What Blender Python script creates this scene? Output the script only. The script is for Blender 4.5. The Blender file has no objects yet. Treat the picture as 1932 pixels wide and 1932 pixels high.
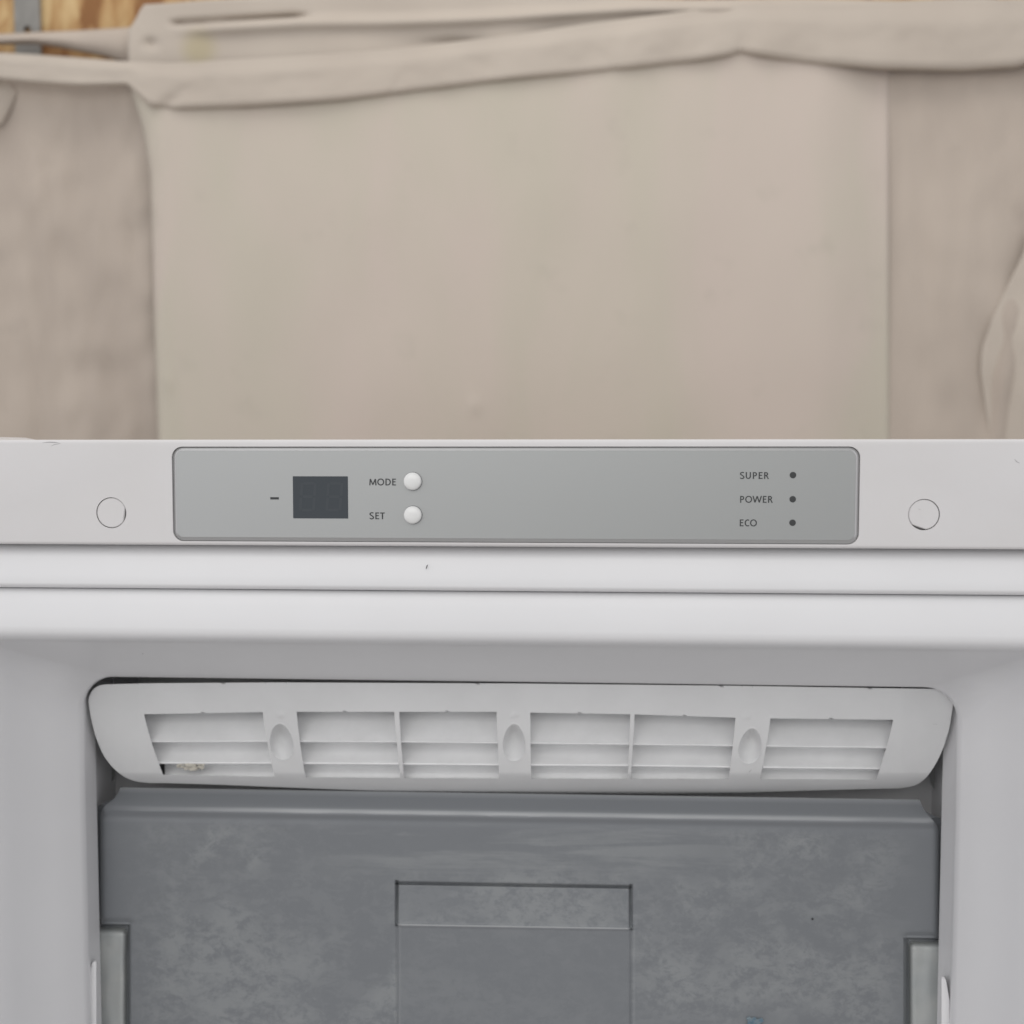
import bpy, bmesh, math, random
from mathutils import Vector, Matrix, noise
random.seed(7)
C = bpy.context.scene.collection
S = bpy.context.scene

# ------------------------------------------------------------------ camera
YAW, PITCH, F = math.radians(3.5), math.radians(3.2), 2072.0     # F: focal length in units of a 1932-wide frame
CAM = Vector((0.0, -0.52, 0.0))
cd = bpy.data.cameras.new('camera'); cam = bpy.data.objects.new('camera', cd); C.objects.link(cam)
cam.location = CAM; cam.rotation_euler = (math.pi/2-PITCH, 0, YAW)
cd.sensor_width = 36; cd.lens = 36*F/1932; cd.clip_start = 0.02; cd.clip_end = 50
cd.dof.use_dof = True; cd.dof.focus_distance = 0.545; cd.dof.aperture_fstop = 8.0
S.camera = cam
S.render.resolution_x = S.render.resolution_y = 1024
# ------------------------------------------------------------------ world and lamps
w = bpy.data.worlds.new('World'); S.world = w; w.use_nodes = True
wb = w.node_tree.nodes['Background']; wb.inputs[0].default_value = (0.97, 0.985, 1.0, 1); wb.inputs[1].default_value = 0.70
wt = w.node_tree; wtc = wt.nodes.new('ShaderNodeTexCoord'); wsx = wt.nodes.new('ShaderNodeSeparateXYZ'); wmr = wt.nodes.new('ShaderNodeMapRange'); wcr = wt.nodes.new('ShaderNodeValToRGB')
# invented world ramp: bright sides lift liner walls, dim middle-right shades the control panel
wt.links.new(wtc.outputs['Generated'], wsx.inputs[0]); wt.links.new(wsx.outputs['X'], wmr.inputs[0]); wmr.inputs[1].default_value = -1; wmr.inputs[2].default_value = 1
wt.links.new(wmr.outputs[0], wcr.inputs[0]); we = wcr.color_ramp.elements
for i_, (p_, v_, t_i) in enumerate(((0, 1.25, 1), (.22, 1.05, .7), (.48, .70, 0), (.60, .46, 0), (.68, .48, 0), (.78, .95, .6), (.93, 1.25, 1), (.97, .5, 1))):
    e_ = we[0] if i_ == 0 else (we[-1] if i_ == 7 else we.new(p_)); e_.position = p_; e_.color = (v_*(.975+.016*t_i), v_*(.995-.022*t_i), v_*(.99+.018*t_i), 1)
wb.inputs[1].default_value = 1
wt.links.new(wcr.outputs[0], wb.inputs[0])
def lamp(name, loc, target, sx, sy, power, col):
    ld = bpy.data.lights.new(name, 'AREA'); ld.shape = 'RECTANGLE'; ld.size = sx; ld.size_y = sy
    ld.energy = power; ld.color = col
    o = bpy.data.objects.new(name, ld); C.objects.link(o); o.location = loc
    o.rotation_euler = (Vector(target)-Vector(loc)).to_track_quat('-Z', 'Y').to_euler(); return o
lamp('ceiling_lamp', (-0.15, -1.45, 0.72), (-0.03, 0, -0.12), 1.5, 0.9, 8.6, (1.0, 0.985, 0.96))
lamp('rear_sheet_lamp', (-0.1, 0.35, 1.5), (0.0, 1.1, 0.1), 1.4, 0.5, 5.0, (1.0, 0.96, 0.90))  # unseen lamp aimed at the hung sheets
S.view_settings.view_transform = 'Standard'; S.view_settings.look = 'None'
S.view_settings.exposure = 0.0; S.view_settings.gamma = 1.0; S.view_settings.use_curve_mapping = False

# ------------------------------------------------------------------ helpers
ROT = cam.rotation_euler.to_matrix()
def P(px, py, Y):
    """point on the vertical plane Y seen at photo position px, py (1932-wide frame)"""
    d = ROT @ Vector(((px-966)/F, -(py-966)/F, -1))
    return CAM + d*((Y-CAM.y)/d.y)
def X(px, Y=0.0, py=966): return P(px, py, Y).x
def Z(py, Y=0.0, px=966): return P(px, py, Y).z
MM = 0.001
def lerp(a, b, t): return a+(b-a)*t
def sm(a, b, x):
    t = max(0.0, min(1.0, (x-a)/(b-a))); return t*t*(3-2*t)
def pl(pts, x):
    """piecewise linear"""
    if x <= pts[0][0]: return pts[0][1]
    for (a, u), (b, v) in zip(pts, pts[1:]):
        if x <= b: return u+(v-u)*(x-a)/(b-a)
    return pts[-1][1]
def cr(pts, t):
    """Catmull-Rom point on a 2D list, t in 0..1"""
    n = len(pts)-1; s = min(max(t, 0), 1)*n; i = min(int(s), n-1); f = s-i
    p0, p1, p2, p3 = pts[max(i-1, 0)], pts[i], pts[i+1], pts[min(i+2, n)]
    return tuple(0.5*((2*b)+(c-a)*f+(2*a-5*b+4*c-d)*f*f+(3*b-a-3*c+d)*f**3) for a, b, c, d in zip(p0, p1, p2, p3))

def build(name, bm, mat, parent=None, smooth=35, bevel=0, seg=2):
    bmesh.ops.recalc_face_normals(bm, faces=bm.faces)
    me = bpy.data.meshes.new(name); bm.to_mesh(me); bm.free()
    o = bpy.data.objects.new(name, me); C.objects.link(o)
    me.materials.append(mat)
    if smooth:
        for p in me.polygons: p.use_smooth = True
        try: me.set_sharp_from_angle(angle=math.radians(smooth))
        except Exception: pass
    if bevel:
        m = o.modifiers.new('bevel', 'BEVEL'); m.width = bevel; m.segments = seg; m.limit_method = 'ANGLE'; m.angle_limit = math.radians(40)
        m.harden_normals = False
    if parent: o.parent = parent
    return o
def put(o, parent):
    """parent without moving (the parents sit at their bases)"""
    o.parent = parent; o.matrix_parent_inverse = Matrix.Translation(parent_origin(parent)).inverted(); return o
def parent_origin(p):
    v = Vector(p.location)
    return v
def thing(name, label, cat, loc):
    o = bpy.data.objects.new(name, None); C.objects.link(o); o.location = loc; o.empty_display_size = .05
    o['label'] = label; o['category'] = cat; return o
def tag(o, label, cat, group=None):
    o['label'] = label; o['category'] = cat
    if group: o['group'] = group
    return o
def grid(bm, rows, skip=None):
    vs = [[bm.verts.new(p) for p in r] for r in rows]
    for i in range(len(vs)-1):
        for j in range(len(vs[0])-1):
            if skip and skip(i, j): continue
            try: bm.faces.new((vs[i][j], vs[i][j+1], vs[i+1][j+1], vs[i+1][j]))
            except ValueError: pass
    return vs
def box(bm, x0, x1, y0, y1, z0, z1):
    v = [bm.verts.new(p) for p in ((x0,y0,z0),(x1,y0,z0),(x1,y1,z0),(x0,y1,z0),(x0,y0,z1),(x1,y0,z1),(x1,y1,z1),(x0,y1,z1))]
    for f in ((0,1,2,3),(4,5,6,7),(0,1,5,4),(1,2,6,5),(2,3,7,6),(3,0,4,7)): bm.faces.new([v[i] for i in f])
def rr(x0, x1, z0, z1, r, n=10):
    """rounded rectangle outline (x, z), counter-clockwise"""
    out = []
    for cx, cz, a0 in ((x1-r, z1-r, 0), (x0+r, z1-r, 90), (x0+r, z0+r, 180), (x1-r, z0+r, 270)):
        for k in range(n+1):
            a = math.radians(a0+90*k/n); out.append((cx+r*math.cos(a), cz+r*math.sin(a)))
    return out
def loft(bm, rings, cap0=False, cap1=False):
    """closed rings of points"""
    vs = [[bm.verts.new(p) for p in r] for r in rings]; n = len(vs[0])
    for a, b in zip(vs, vs[1:]):
        for j in range(n): bm.faces.new((a[j], a[(j+1) % n], b[(j+1) % n], b[j]))
    if cap0: bm.faces.new(vs[0])
    if cap1: bm.faces.new(list(reversed(vs[-1])))
    return vs
def circ(cx, cz, r, Y, n=48): return [(cx+r*math.cos(2*math.pi*k/n), Y, cz+r*math.sin(2*math.pi*k/n)) for k in range(n)]
def cut(o, cutters):
    for c in cutters:
        m = o.modifiers.new('b', 'BOOLEAN'); m.operation = 'DIFFERENCE'; m.solver = 'EXACT'; m.object = c
    bpy.context.view_layer.update()
    dg = bpy.context.evaluated_depsgraph_get()
    me = bpy.data.meshes.new_from_object(o.evaluated_get(dg)); o.modifiers.clear(); o.data = me
    for c in cutters: bpy.data.objects.remove(c)
    for p in me.polygons: p.use_smooth = True
    me.set_sharp_from_angle(angle=math.radians(30))

# ------------------------------------------------------------------ materials
def mat(name, col, rough=0.4, spec=0.5, coat=0, bump=0, bscale=400, var=0, vscale=8, col2=None, trans=0, sss=0):
    m = bpy.data.materials.new(name); m.use_nodes = True; nt = m.node_tree; N = nt.nodes; L = nt.links
    b = N['Principled BSDF']; b.inputs['Base Color'].default_value = (*col, 1); b.inputs['Roughness'].default_value = rough
    b.inputs['Specular IOR Level'].default_value = spec; b.inputs['Coat Weight'].default_value = coat
    b.inputs['Coat Roughness'].default_value = 0.08
    if sss:
        b.inputs['Subsurface Weight'].default_value = sss; b.inputs['Subsurface Radius'].default_value = (1, 1, 1); b.inputs['Subsurface Scale'].default_value = .002
    tc = N.new('ShaderNodeTexCoord')
    if var:
        n = N.new('ShaderNodeTexNoise'); n.inputs['Scale'].default_value = vscale; n.inputs['Detail'].default_value = 6; n.inputs['Roughness'].default_value = .6
        L.new(tc.outputs['Object'], n.inputs['Vector'])
        mx = N.new('ShaderNodeMix'); mx.data_type = 'RGBA'
        c2 = col2 if col2 else tuple(c*(1-var) for c in col)
        mx.inputs[6].default_value = (*col, 1); mx.inputs[7].default_value = (*c2, 1)
        rp = N.new('ShaderNodeMapRange'); rp.inputs[1].default_value = .35; rp.inputs[2].default_value = .68
        L.new(n.outputs['Fac'], rp.inputs[0]); L.new(rp.outputs[0], mx.inputs[0]); L.new(mx.outputs[2], b.inputs['Base Color'])
        r2 = N.new('ShaderNodeMapRange'); r2.inputs[3].default_value = rough*.88; r2.inputs[4].default_value = min(1, rough*1.15)
        L.new(n.outputs['Fac'], r2.inputs[0]); L.new(r2.outputs[0], b.inputs['Roughness'])
    if bump:
        n2 = N.new('ShaderNodeTexNoise'); n2.inputs['Scale'].default_value = bscale; n2.inputs['Detail'].default_value = 3
        L.new(tc.outputs['Object'], n2.inputs['Vector'])
        bp = N.new('ShaderNodeBump'); bp.inputs['Strength'].default_value = bump; bp.inputs['Distance'].default_value = .0004
        L.new(n2.outputs['Fac'], bp.inputs['Height']); L.new(bp.outputs[0], b.inputs['Normal'])
    return m
M_white = mat('white_enamel', (.625, .612, .614), .42, bump=.06, bscale=900, var=.05, vscale=11, col2=(.60, .585, .58))
M_liner = mat('white_liner_plastic', (.735, .733, .742), .38, bump=.04, bscale=500, var=.03, vscale=10)
M_grille = mat('white_grille_plastic', (.69, .692, .695), .5, bump=.10, bscale=1500, var=.07, vscale=22)
M_slat = mat('lit_white_slat_plastic', (.83, .832, .836), .5, bump=.12, bscale=1800, var=.07, vscale=60)  # paler than the grille: light caught by the tilted slats, put into the colour
M_plate = mat('silver_grey_film', (.405, .411, .408), .34, bump=.05, bscale=2500, var=.03, vscale=9)
M_bezel = mat('clear_grey_bezel', (.46, .46, .46), .3, spec=.5)
M_bezel.node_tree.nodes['Principled BSDF'].inputs['Metallic'].default_value = .6
M_print = mat('dark_grey_ink', (.055, .057, .058), .6, spec=.2)
M_plate.node_tree.nodes['Principled BSDF'].inputs['Metallic'].default_value = .65
M_disp = mat('smoked_display_window', (.050, .058, .066), .35, spec=.25)
M_seg = mat('unlit_segment', (.053, .061, .069), .35, spec=.3)
M_button = mat('glossy_white_button', (.70, .70, .69), .25, spec=.5)
M_dark = mat('dark_gap', (.10, .105, .115), .8)
M_rim = mat('grey_rim_line', (.30, .30, .30), .5)
M_strip = mat('frosted_strip_plastic', (.36, .378, .378), .5, bump=.1, bscale=300, var=.3, vscale=55, col2=(.42, .43, .42))
M_osb = None

def drawer_material():
    m = bpy.data.materials.new('scuffed_grey_plastic'); m.use_nodes = True; nt = m.node_tree; N = nt.nodes; L = nt.links
    b = N['Principled BSDF']; b.inputs['Specular IOR Level'].default_value = .5
    tc = N.new('ShaderNodeTexCoord')
    def noise_(scale, det, dist, stretch=(1, 1, 1), rot=0, rough=.6):
        mp = N.new('ShaderNodeMapping'); mp.inputs['Scale'].default_value = stretch; mp.inputs['Rotation'].default_value = (0, rot, 0)
        L.new(tc.outputs['Object'], mp.inputs['Vector'])
        n = N.new('ShaderNodeTexNoise'); n.inputs['Scale'].default_value = scale; n.inputs['Detail'].default_value = det
        n.inputs['Distortion'].default_value = dist; n.inputs['Roughness'].default_value = rough
        L.new(mp.outputs[0], n.inputs['Vector']); return n.outputs['Fac']
    def rng(s, a, b_, c=0, d=1, smooth=True):
        r = N.new('ShaderNodeMapRange'); r.interpolation_type = 'SMOOTHSTEP' if smooth else 'LINEAR'
        for i, v in enumerate((a, b_, c, d)): r.inputs[i+1].default_value = v
        L.new(s, r.inputs[0]); return r.outputs[0]
    def op(kind, a, b_):
        k = N.new('ShaderNodeMath'); k.operation = kind
        for i, s in enumerate((a, b_)):
            if isinstance(s, (int, float)): k.inputs[i].default_value = s
            else: L.new(s, k.inputs[i])
        return k.outputs[0]
    at = N.new('ShaderNodeAttribute'); at.attribute_name = 'scuff'
    at2 = N.new('ShaderNodeAttribute'); at2.attribute_name = 'wipe'
    big = rng(noise_(11, 5, .3, (1, 1, 1.2), .4, .65), .40, .58)
    med = rng(noise_(48, 10, .35, (1.0, 1, 1.6), .55, .82), .47, .56)
    fin = rng(noise_(150, 8, .3, (1, 1, 1.3), -.5, .8), .45, .58)
    strk = rng(noise_(30, 7, .5, (.22, 1, 2.4), .02, .7), .45, .60)
    patch = op('MULTIPLY', op('MAXIMUM', op('MULTIPLY', med, op('ADD', op('MULTIPLY', big, .7), .3)), op('MULTIPLY', op('MULTIPLY', fin, big), .8)), at.outputs['Fac'])
    st = op('MULTIPLY', strk, at2.outputs['Fac'])
    tot = op('MINIMUM', op('ADD', patch, op('MULTIPLY', st, .8)), 1.0)
    mx = N.new('ShaderNodeMix'); mx.data_type = 'RGBA'; mx.inputs[6].default_value = (.180, .190, .203, 1); mx.inputs[7].default_value = (.245, .256, .263, 1)
    at3 = N.new('ShaderNodeAttribute'); at3.attribute_name = 'edge_highlight'
    m9 = N.new('ShaderNodeMix'); m9.data_type = 'RGBA'; m9.inputs[7].default_value = (.39, .40, .41, 1)  # gloss highlights on the drawer edges, painted as a paler base colour
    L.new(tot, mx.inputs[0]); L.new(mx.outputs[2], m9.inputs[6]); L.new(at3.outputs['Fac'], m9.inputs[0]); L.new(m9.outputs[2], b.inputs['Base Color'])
    L.new(rng(tot, 0, 1, .29, .52, False), b.inputs['Roughness'])
    bp = N.new('ShaderNodeBump'); bp.inputs['Strength'].default_value = .12; bp.inputs['Distance'].default_value = .0005
    L.new(noise_(600, 3, 0), bp.inputs['Height']); L.new(bp.outputs[0], b.inputs['Normal'])
    return m
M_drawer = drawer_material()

def cloth_material(name, col, col2, scale=3.0, stain=None):
    m = bpy.data.materials.new(name); m.use_nodes = True; nt = m.node_tree; N = nt.nodes; L = nt.links
    b = N['Principled BSDF']; b.inputs['Roughness'].default_value = .9; b.inputs['Specular IOR Level'].default_value = .15
    tc = N.new('ShaderNodeTexCoord')
    n = N.new('ShaderNodeTexNoise'); n.inputs['Scale'].default_value = scale; n.inputs['Detail'].default_value = 5; n.inputs['Distortion'].default_value = .5
    mp = N.new('ShaderNodeMapping'); mp.inputs['Scale'].default_value = (1.6, 1, .45); L.new(tc.outputs['Object'], mp.inputs[0]); L.new(mp.outputs[0], n.inputs['Vector'])
    r = N.new('ShaderNodeMapRange'); r.interpolation_type = 'SMOOTHSTEP'; r.inputs[1].default_value = .33; r.inputs[2].default_value = .67; L.new(n.outputs['Fac'], r.inputs[0])
    mx = N.new('ShaderNodeMix'); mx.data_type = 'RGBA'; mx.inputs[6].default_value = (*col, 1); mx.inputs[7].default_value = (*col2, 1)
    L.new(r.outputs[0], mx.inputs[0]); out = mx.outputs[2]
    n3 = N.new('ShaderNodeTexNoise'); n3.inputs['Scale'].default_value = 14; n3.inputs['Detail'].default_value = 5; L.new(tc.outputs['Object'], n3.inputs['Vector'])
    r3 = N.new('ShaderNodeMapRange'); r3.inputs[1].default_value = .62; r3.inputs[2].default_value = .78; r3.inputs[4].default_value = .35; L.new(n3.outputs['Fac'], r3.inputs[0])
    m3 = N.new('ShaderNodeMix'); m3.data_type = 'RGBA'; m3.inputs[7].default_value = (*[c*.80 for c in col], 1); L.new(r3.outputs[0], m3.inputs[0]); L.new(out, m3.inputs[6]); out = m3.outputs[2]
    if stain:
        for (pos, rad, sc) in stain:
            v = N.new('ShaderNodeVectorMath'); v.operation = 'DISTANCE'; v.inputs[1].default_value = pos; L.new(tc.outputs['Object'], v.inputs[0])
            q = N.new('ShaderNodeMapRange'); q.interpolation_type = 'SMOOTHSTEP'; q.inputs[1].default_value = rad; q.inputs[2].default_value = rad*.2; q.inputs[4].default_value = .8
            L.new(v.outputs['Value'], q.inputs[0]); m4 = N.new('ShaderNodeMix'); m4.data_type = 'RGBA'; m4.inputs[7].default_value = (*sc, 1)
            L.new(q.outputs[0], m4.inputs[0]); L.new(out, m4.inputs[6]); out = m4.outputs[2]
    L.new(out, b.inputs['Base Color'])
    n2 = N.new('ShaderNodeTexNoise'); n2.inputs['Scale'].default_value = 900; L.new(tc.outputs['Object'], n2.inputs['Vector'])
    bp = N.new('ShaderNodeBump'); bp.inputs['Strength'].default_value = .2; bp.inputs['Distance'].default_value = .001
    L.new(n2.outputs['Fac'], bp.inputs['Height']); L.new(bp.outputs[0], b.inputs['Normal'])
    return m
M_sheet = cloth_material('beige_cotton', (.525, .482, .402), (.565, .490, .432), 3.4)
M_side = cloth_material('pinkish_beige_cotton', (.445, .382, .328), (.50, .432, .37), 5.0)
M_hem = cloth_material('folded_beige_cotton', (.515, .455, .392), (.485, .425, .365), 3.0, [((tuple(P(376, 92, .992))), .036, (.44, .38, .25))])

def osb_material():
    m = bpy.data.materials.new('strand_board'); m.use_nodes = True; nt = m.node_tree; N = nt.nodes; L = nt.links
    b = N['Principled BSDF']; b.inputs['Roughness'].default_value = .7
    tc = N.new('ShaderNodeTexCoord'); mp = N.new('ShaderNodeMapping'); mp.inputs['Scale'].default_value = (1, 1, .45); L.new(tc.outputs['Object'], mp.inputs[0])
    n = N.new('ShaderNodeTexNoise'); n.inputs['Scale'].default_value = 24; n.inputs['Detail'].default_value = 5; n.inputs['Distortion'].default_value = .4; L.new(mp.outputs[0], n.inputs['Vector'])
    v = N.new('ShaderNodeTexVoronoi'); v.inputs['Scale'].default_value = 26; v.inputs['Randomness'].default_value = 1; L.new(mp.outputs[0], v.inputs['Vector'])
    ad = N.new('ShaderNodeMath'); ad.operation = 'MULTIPLY_ADD'; ad.inputs[1].default_value = .25; L.new(v.outputs['Color'], ad.inputs[0]); L.new(n.outputs['Fac'], ad.inputs[2])
    cr_ = N.new('ShaderNodeValToRGB'); e = cr_.color_ramp.elements
    e[0].position = .50; e[0].color = (.26, .115, .035, 1); e[1].position = .76; e[1].color = (.62, .44, .22, 1)
    e2 = cr_.color_ramp.elements.new(.6); e2.color = (.46, .27, .11, 1)
    L.new(ad.outputs[0], cr_.inputs[0]); L.new(cr_.outputs[0], b.inputs['Base Color'])
    return m
M_osb = osb_material()
M_zinc = mat('galvanised_steel', (.27, .26, .24), .55, var=.2, vscale=60)
M_floor = mat('grey_concrete', (.50, .49, .48), .8, var=.2, vscale=3)
M_cab = mat('white_cabinet_paint', (.68, .675, .67), .4, bump=.05, bscale=900)

FLOOR = -1.62
# ------------------------------------------------------------------ the setting
bm = bmesh.new(); box(bm, -4, 4, -4, 4, FLOOR-.05, FLOOR); o = build('floor', bm, M_floor, smooth=0); o['kind'] = 'structure'

# ------------------------------------------------------------------ background: board wall and hung sheets
YW = 1.06
bm = bmesh.new(); box(bm, -2.2, 2.2, YW, YW+.018, FLOOR, 1.3)
tag(build('board_wall', bm, M_osb, smooth=0), 'orange strand board wall showing above the hung beige sheets', 'wall')
bm = bmesh.new()                                                    # perforated metal strip screwed to the board
xa, xb = X(55, YW), X(101, YW)
box(bm, xa, xb, YW-.008, YW-.002, Z(300, YW), Z(-420, YW))
strip = build('metal_strip', bm, M_zinc, smooth=30)
cs = []
for k in range(-5, 6):
    cb = bmesh.new(); zc = Z(38, YW)+k*.055
    loft(cb, [circ((xa+xb)/2, zc, .0055, YW-.03), circ((xa+xb)/2, zc, .0055, YW+.03)], True, True); cs.append(build('c', cb, M_zinc, smooth=0))
cut(strip, cs)
tag(strip, 'narrow grey perforated metal strip on the orange board, top left corner', 'bracket')

def cloth(name, fx, fy, n, m, thick, mat_, label, cat='cloth sheet', group=None):
    """fx(u,v) -> (px, py, Y)"""
    bm = bmesh.new()
    grid(bm, [[P(*fx(i/n, j/m)) for i in range(n+1)] for j in range(m+1)])
    o = build(name, bm, mat_, smooth=80)
    md = o.modifiers.new('thickness', 'SOLIDIFY'); md.thickness = thick; md.offset = 0
    return tag(o, label, cat, group)
def nz(x, y, s=1.0, seed=0): return noise.noise(Vector((x*s, y*s, seed)))
UP = [(-200, 104), (0, 106), (60, 109), (156, 116), (234, 122), (325, 125), (550, 113), (750, 98), (966, 73), (1116, 50), (1266, 31), (1391, 14), (1560, 13), (1932, 4), (2200, -8)]
LO = [(-200, 150), (0, 152), (60, 158), (150, 164), (242, 161), (285, 205), (330, 209), (450, 205), (650, 192), (850, 167), (966, 152), (1116, 140), (1300, 120), (1370, 109), (1395, 102), (1420, 106), (1516, 122), (1666, 134), (1816, 137), (1916, 130), (1960, 118), (2200, 110)]
# centre sheet
def f_centre(u, v):
    px = lerp(270, 1677, u); py = lerp(lerp(pl(UP, px), pl(LO, px), .5), 1150, v)
    xl = pl([(60, 240), (155, 240), (190, 250), (228, 265), (252, 272), (325, 284), (470, 288), (620, 292), (830, 299), (1150, 306)], py)
    px = lerp(xl, 1677, u)
    py = lerp(lerp(pl(UP, px), pl(LO, px), .5), 1150, v)
    Y = .985 + .005*nz(px, py*.6, .004, 3) + .0022*nz(px, py*.6, .010, 5)
    Y += .010*(1-sm(0, 26, px-xl)) + .016*sm(1540, 1675, px)
    Y += -.0035*math.exp(-((px-xl-14)/8)**2)
    Y -= .003*math.exp(-((px-895)/10)**2-((py-765)/16)**2)
    Y -= .003*math.exp(-((px-316)/8)**2-((py-720)/20)**2)
    return px, py, Y
cloth('cloth_sheet', f_centre, None, 150, 110, .0015, M_sheet, 'widest smooth beige cloth sheet hanging behind the middle of the freezer')
def f_left(u, v):
    px = lerp(-260, 320, u); py = lerp(128, 1150, v)
    Y = 1.012 + .007*nz(px, py, .009, 11)+.004*nz(px, py*.5, .03, 12)
    return px, py, Y
cloth('cloth_sheet', f_left, None, 70, 80, .0015, M_side, 'pinkish crumpled cloth sheet hanging at the left edge, behind the wide sheet')
def f_right(u, v):
    px = lerp(1630, 2250, u); py = lerp(60, 1150, v)
    Y = 1.003 + (.006*nz(px, py, .008, 21)+.003*nz(px, py*.5, .025, 22))*sm(1670, 1740, px)
    Y -= .012*math.exp(-((px-1900-(700-py)*.12)/26)**2)*sm(520, 620, py)
    return px, py, Y
cloth('cloth_sheet', f_right, None, 70, 80, .0015, M_side, 'pinkish crumpled cloth sheet hanging at the right edge, beside the wide sheet')
def f_sheer(u, v):
    py = lerp(440, 1150, v); e = pl([(440, 1940), (480, 1930), (530, 1905), (600, 1872), (660, 1852), (700, 1850), (760, 1858), (830, 1868), (1150, 1900)], py)
    px = lerp(e, 2250, u)
    return px, py, .987 + .010*(1-sm(0, 110, px-e)) + .004*nz(px, py, .012, 81)
cloth('cloth_sheet', f_sheer, None, 60, 60, .0008, M_hem, 'pale loose fold of cloth at the far right edge just above the freezer top', 'cloth')
# rolled hem in front (bulging strip)
def f_hem(u, v):
    px = lerp(-200, 2200, u); a, b = pl(UP, px), pl(LO, px)
    py = lerp(a-6, b, v)
    bul = (sm(0, .35, v)*(1-sm(.86, 1, v)))
    Y = .980 - .006*bul*sm(-10, 40, b-a) + .004*nz(px, py, .012, 31) + (.007 if v > .995 else 0)
    if v >= .999: py -= 3
    Y += .004*math.exp(-((px-1400)/14)**2)*sm(.35, .9, v) + .0016*nz(px, py, .03, 33)*sm(.2, .5, v)*(1-sm(.6, .9, v)) + .002*math.exp(-((px-1130-(v-.5)*60)/9)**2)*sm(.4, .8, v) + .002*math.exp(-((px-760+(v-.5)*50)/8)**2)*sm(.4, .8, v)
    Y += .005*math.exp(-((px-350+ (v-.5)*90)/16)**2)*sm(.3, .8, v)
    return px, py, Y
cloth('folded_hem', f_hem, None, 300, 22, .0015, M_hem, 'thick rolled beige cloth hem running across above the wide sheet', 'cloth')
# upper layer, behind the roll
TOP = [(-200, 66), (0, 64), (240, 56), (252, 46), (262, 24), (272, 9), (320, 6), (380, 1), (520, -6), (700, -8), (1100, -4), (1300, 0), (1500, -2), (1700, 2), (1850, -4), (1932, 4), (2200, -10)]
def f_upper(u, v):
    px = lerp(242, 2200, u); a = pl(TOP, px); b = pl(UP, px)+14
    py = lerp(a, b, v)
    Y = .992 + .005*nz(px, py, .010, 41)
    c1 = pl([(325, 44), (565, 30), (750, 28), (900, 22), (1200, 2)], px)      # slit line
    Y += .014*math.exp(-((py-c1)/5)**2)*sm(315, 340, px)*(1-sm(545, 600, px))
    Y -= .010*math.exp(-((py-c1-14)/11)**2)*sm(300, 420, px)
    Y += .010*math.exp(-((px-850)/60)**2-((py-84)/14)**2)
    Y += .008*math.exp(-((px-285)/12)**2-((py-82)/10)**2)
    return px, py, Y
cloth('cloth_sheet', f_upper, None, 260, 26, .0015, M_hem, 'upper beige cloth layer with a slit-like crease, above the rolled hem')
def f_flap(u, v):
    px = lerp(-220, 300, u)
    a = pl([(-220, 68), (0, 65), (60, 62), (150, 58), (250, 52), (300, 54)], px); b = pl([(-220, 86), (0, 84), (60, 82), (110, 89), (156, 98), (200, 107), (240, 120), (300, 136)], px)
    return px, lerp(a, b, v), 1.02 - .016*math.sin(math.pi*v)**.7*(1-.4*u) + .003*nz(px, v*20, .03, 51)
cloth('cloth_sheet', f_flap, None, 60, 14, .0015, M_side, 'narrow bunched cloth edge just below the orange board, top left', 'cloth')
def f_tuck(u, v):
    t = (u-.5)*2
    px = lerp(-60, 14, u)+ (0 if v < .5 else -10*(v-.5)); py = lerp(150, 235, v)
    px = lerp(-80, pl([(150, 12), (175, 32), (200, 22), (235, 4)], py), u)
    return px, py, .99 + .015*u**3
cloth('cloth_sheet', f_tuck, None, 20, 20, .0015, M_hem, 'small pale cloth corner at the far left edge under the rolled hem', 'cloth')

# ------------------------------------------------------------------ freezer
cxm = (X(209)+X(1743))/2
freezer = thing('freezer', 'open white upright freezer with grey control panel across its top rail', 'freezer', (cxm, .3, FLOOR))
W = .292
XL, XR = cxm-W, cxm+W
ztop, zbot = Z(829), Z(1032)
def fz(name, bm, m, parent=None, **k):
    o = build(name, bm, m, **k)
    if parent is None: put(o, freezer)
    else:
        o.parent = parent; o.matrix_parent_inverse = parent.matrix_world.inverted()
    return o
bpy.context.view_layer.update()
PX0, PX1, PZ0, PZ1 = X(325.5), X(1621.5), Z(1024.2), Z(842.6)
# top rail with a shallow well for the control panel
bm = bmesh.new(); box(bm, XL, XR, 0, .034, zbot, ztop)
bmesh.ops.bevel(bm, geom=[e for e in bm.edges if abs((e.verts[0].co-e.verts[1].co).x) > .1 and e.verts[0].co.y < .01], offset=.0016, segments=4, affect='EDGES', profile=.5)
rail = fz('top_rail', bm, M_white)
cb = bmesh.new(); o2 = rr(PX0, PX1, PZ0, PZ1, 5.2*MM, 12)
loft(cb, [[(x, -.01, z) for x, z in o2], [(x, .0035, z) for x, z in o2]], True, True)
cs = [build('c', cb, M_white, smooth=0)]
caps = ((X(209.8), Z(967.5, px=966), X(238.3)-X(209.8)), (X(1743.6), Z(966.5, px=966), X(1773.8)-X(1743.6)))
CZ = (P(209.8, 967.5, 0).z, P(1743.6, 971, 0).z)
for i, (cx, _, r) in enumerate(caps):
    cb = bmesh.new(); loft(cb, [circ(cx, CZ[i], r, -.01, 64), circ(cx, CZ[i], r, .004, 64)], True, True); cs.append(build('c', cb, M_white, smooth=0))
cut(rail, cs)
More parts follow.
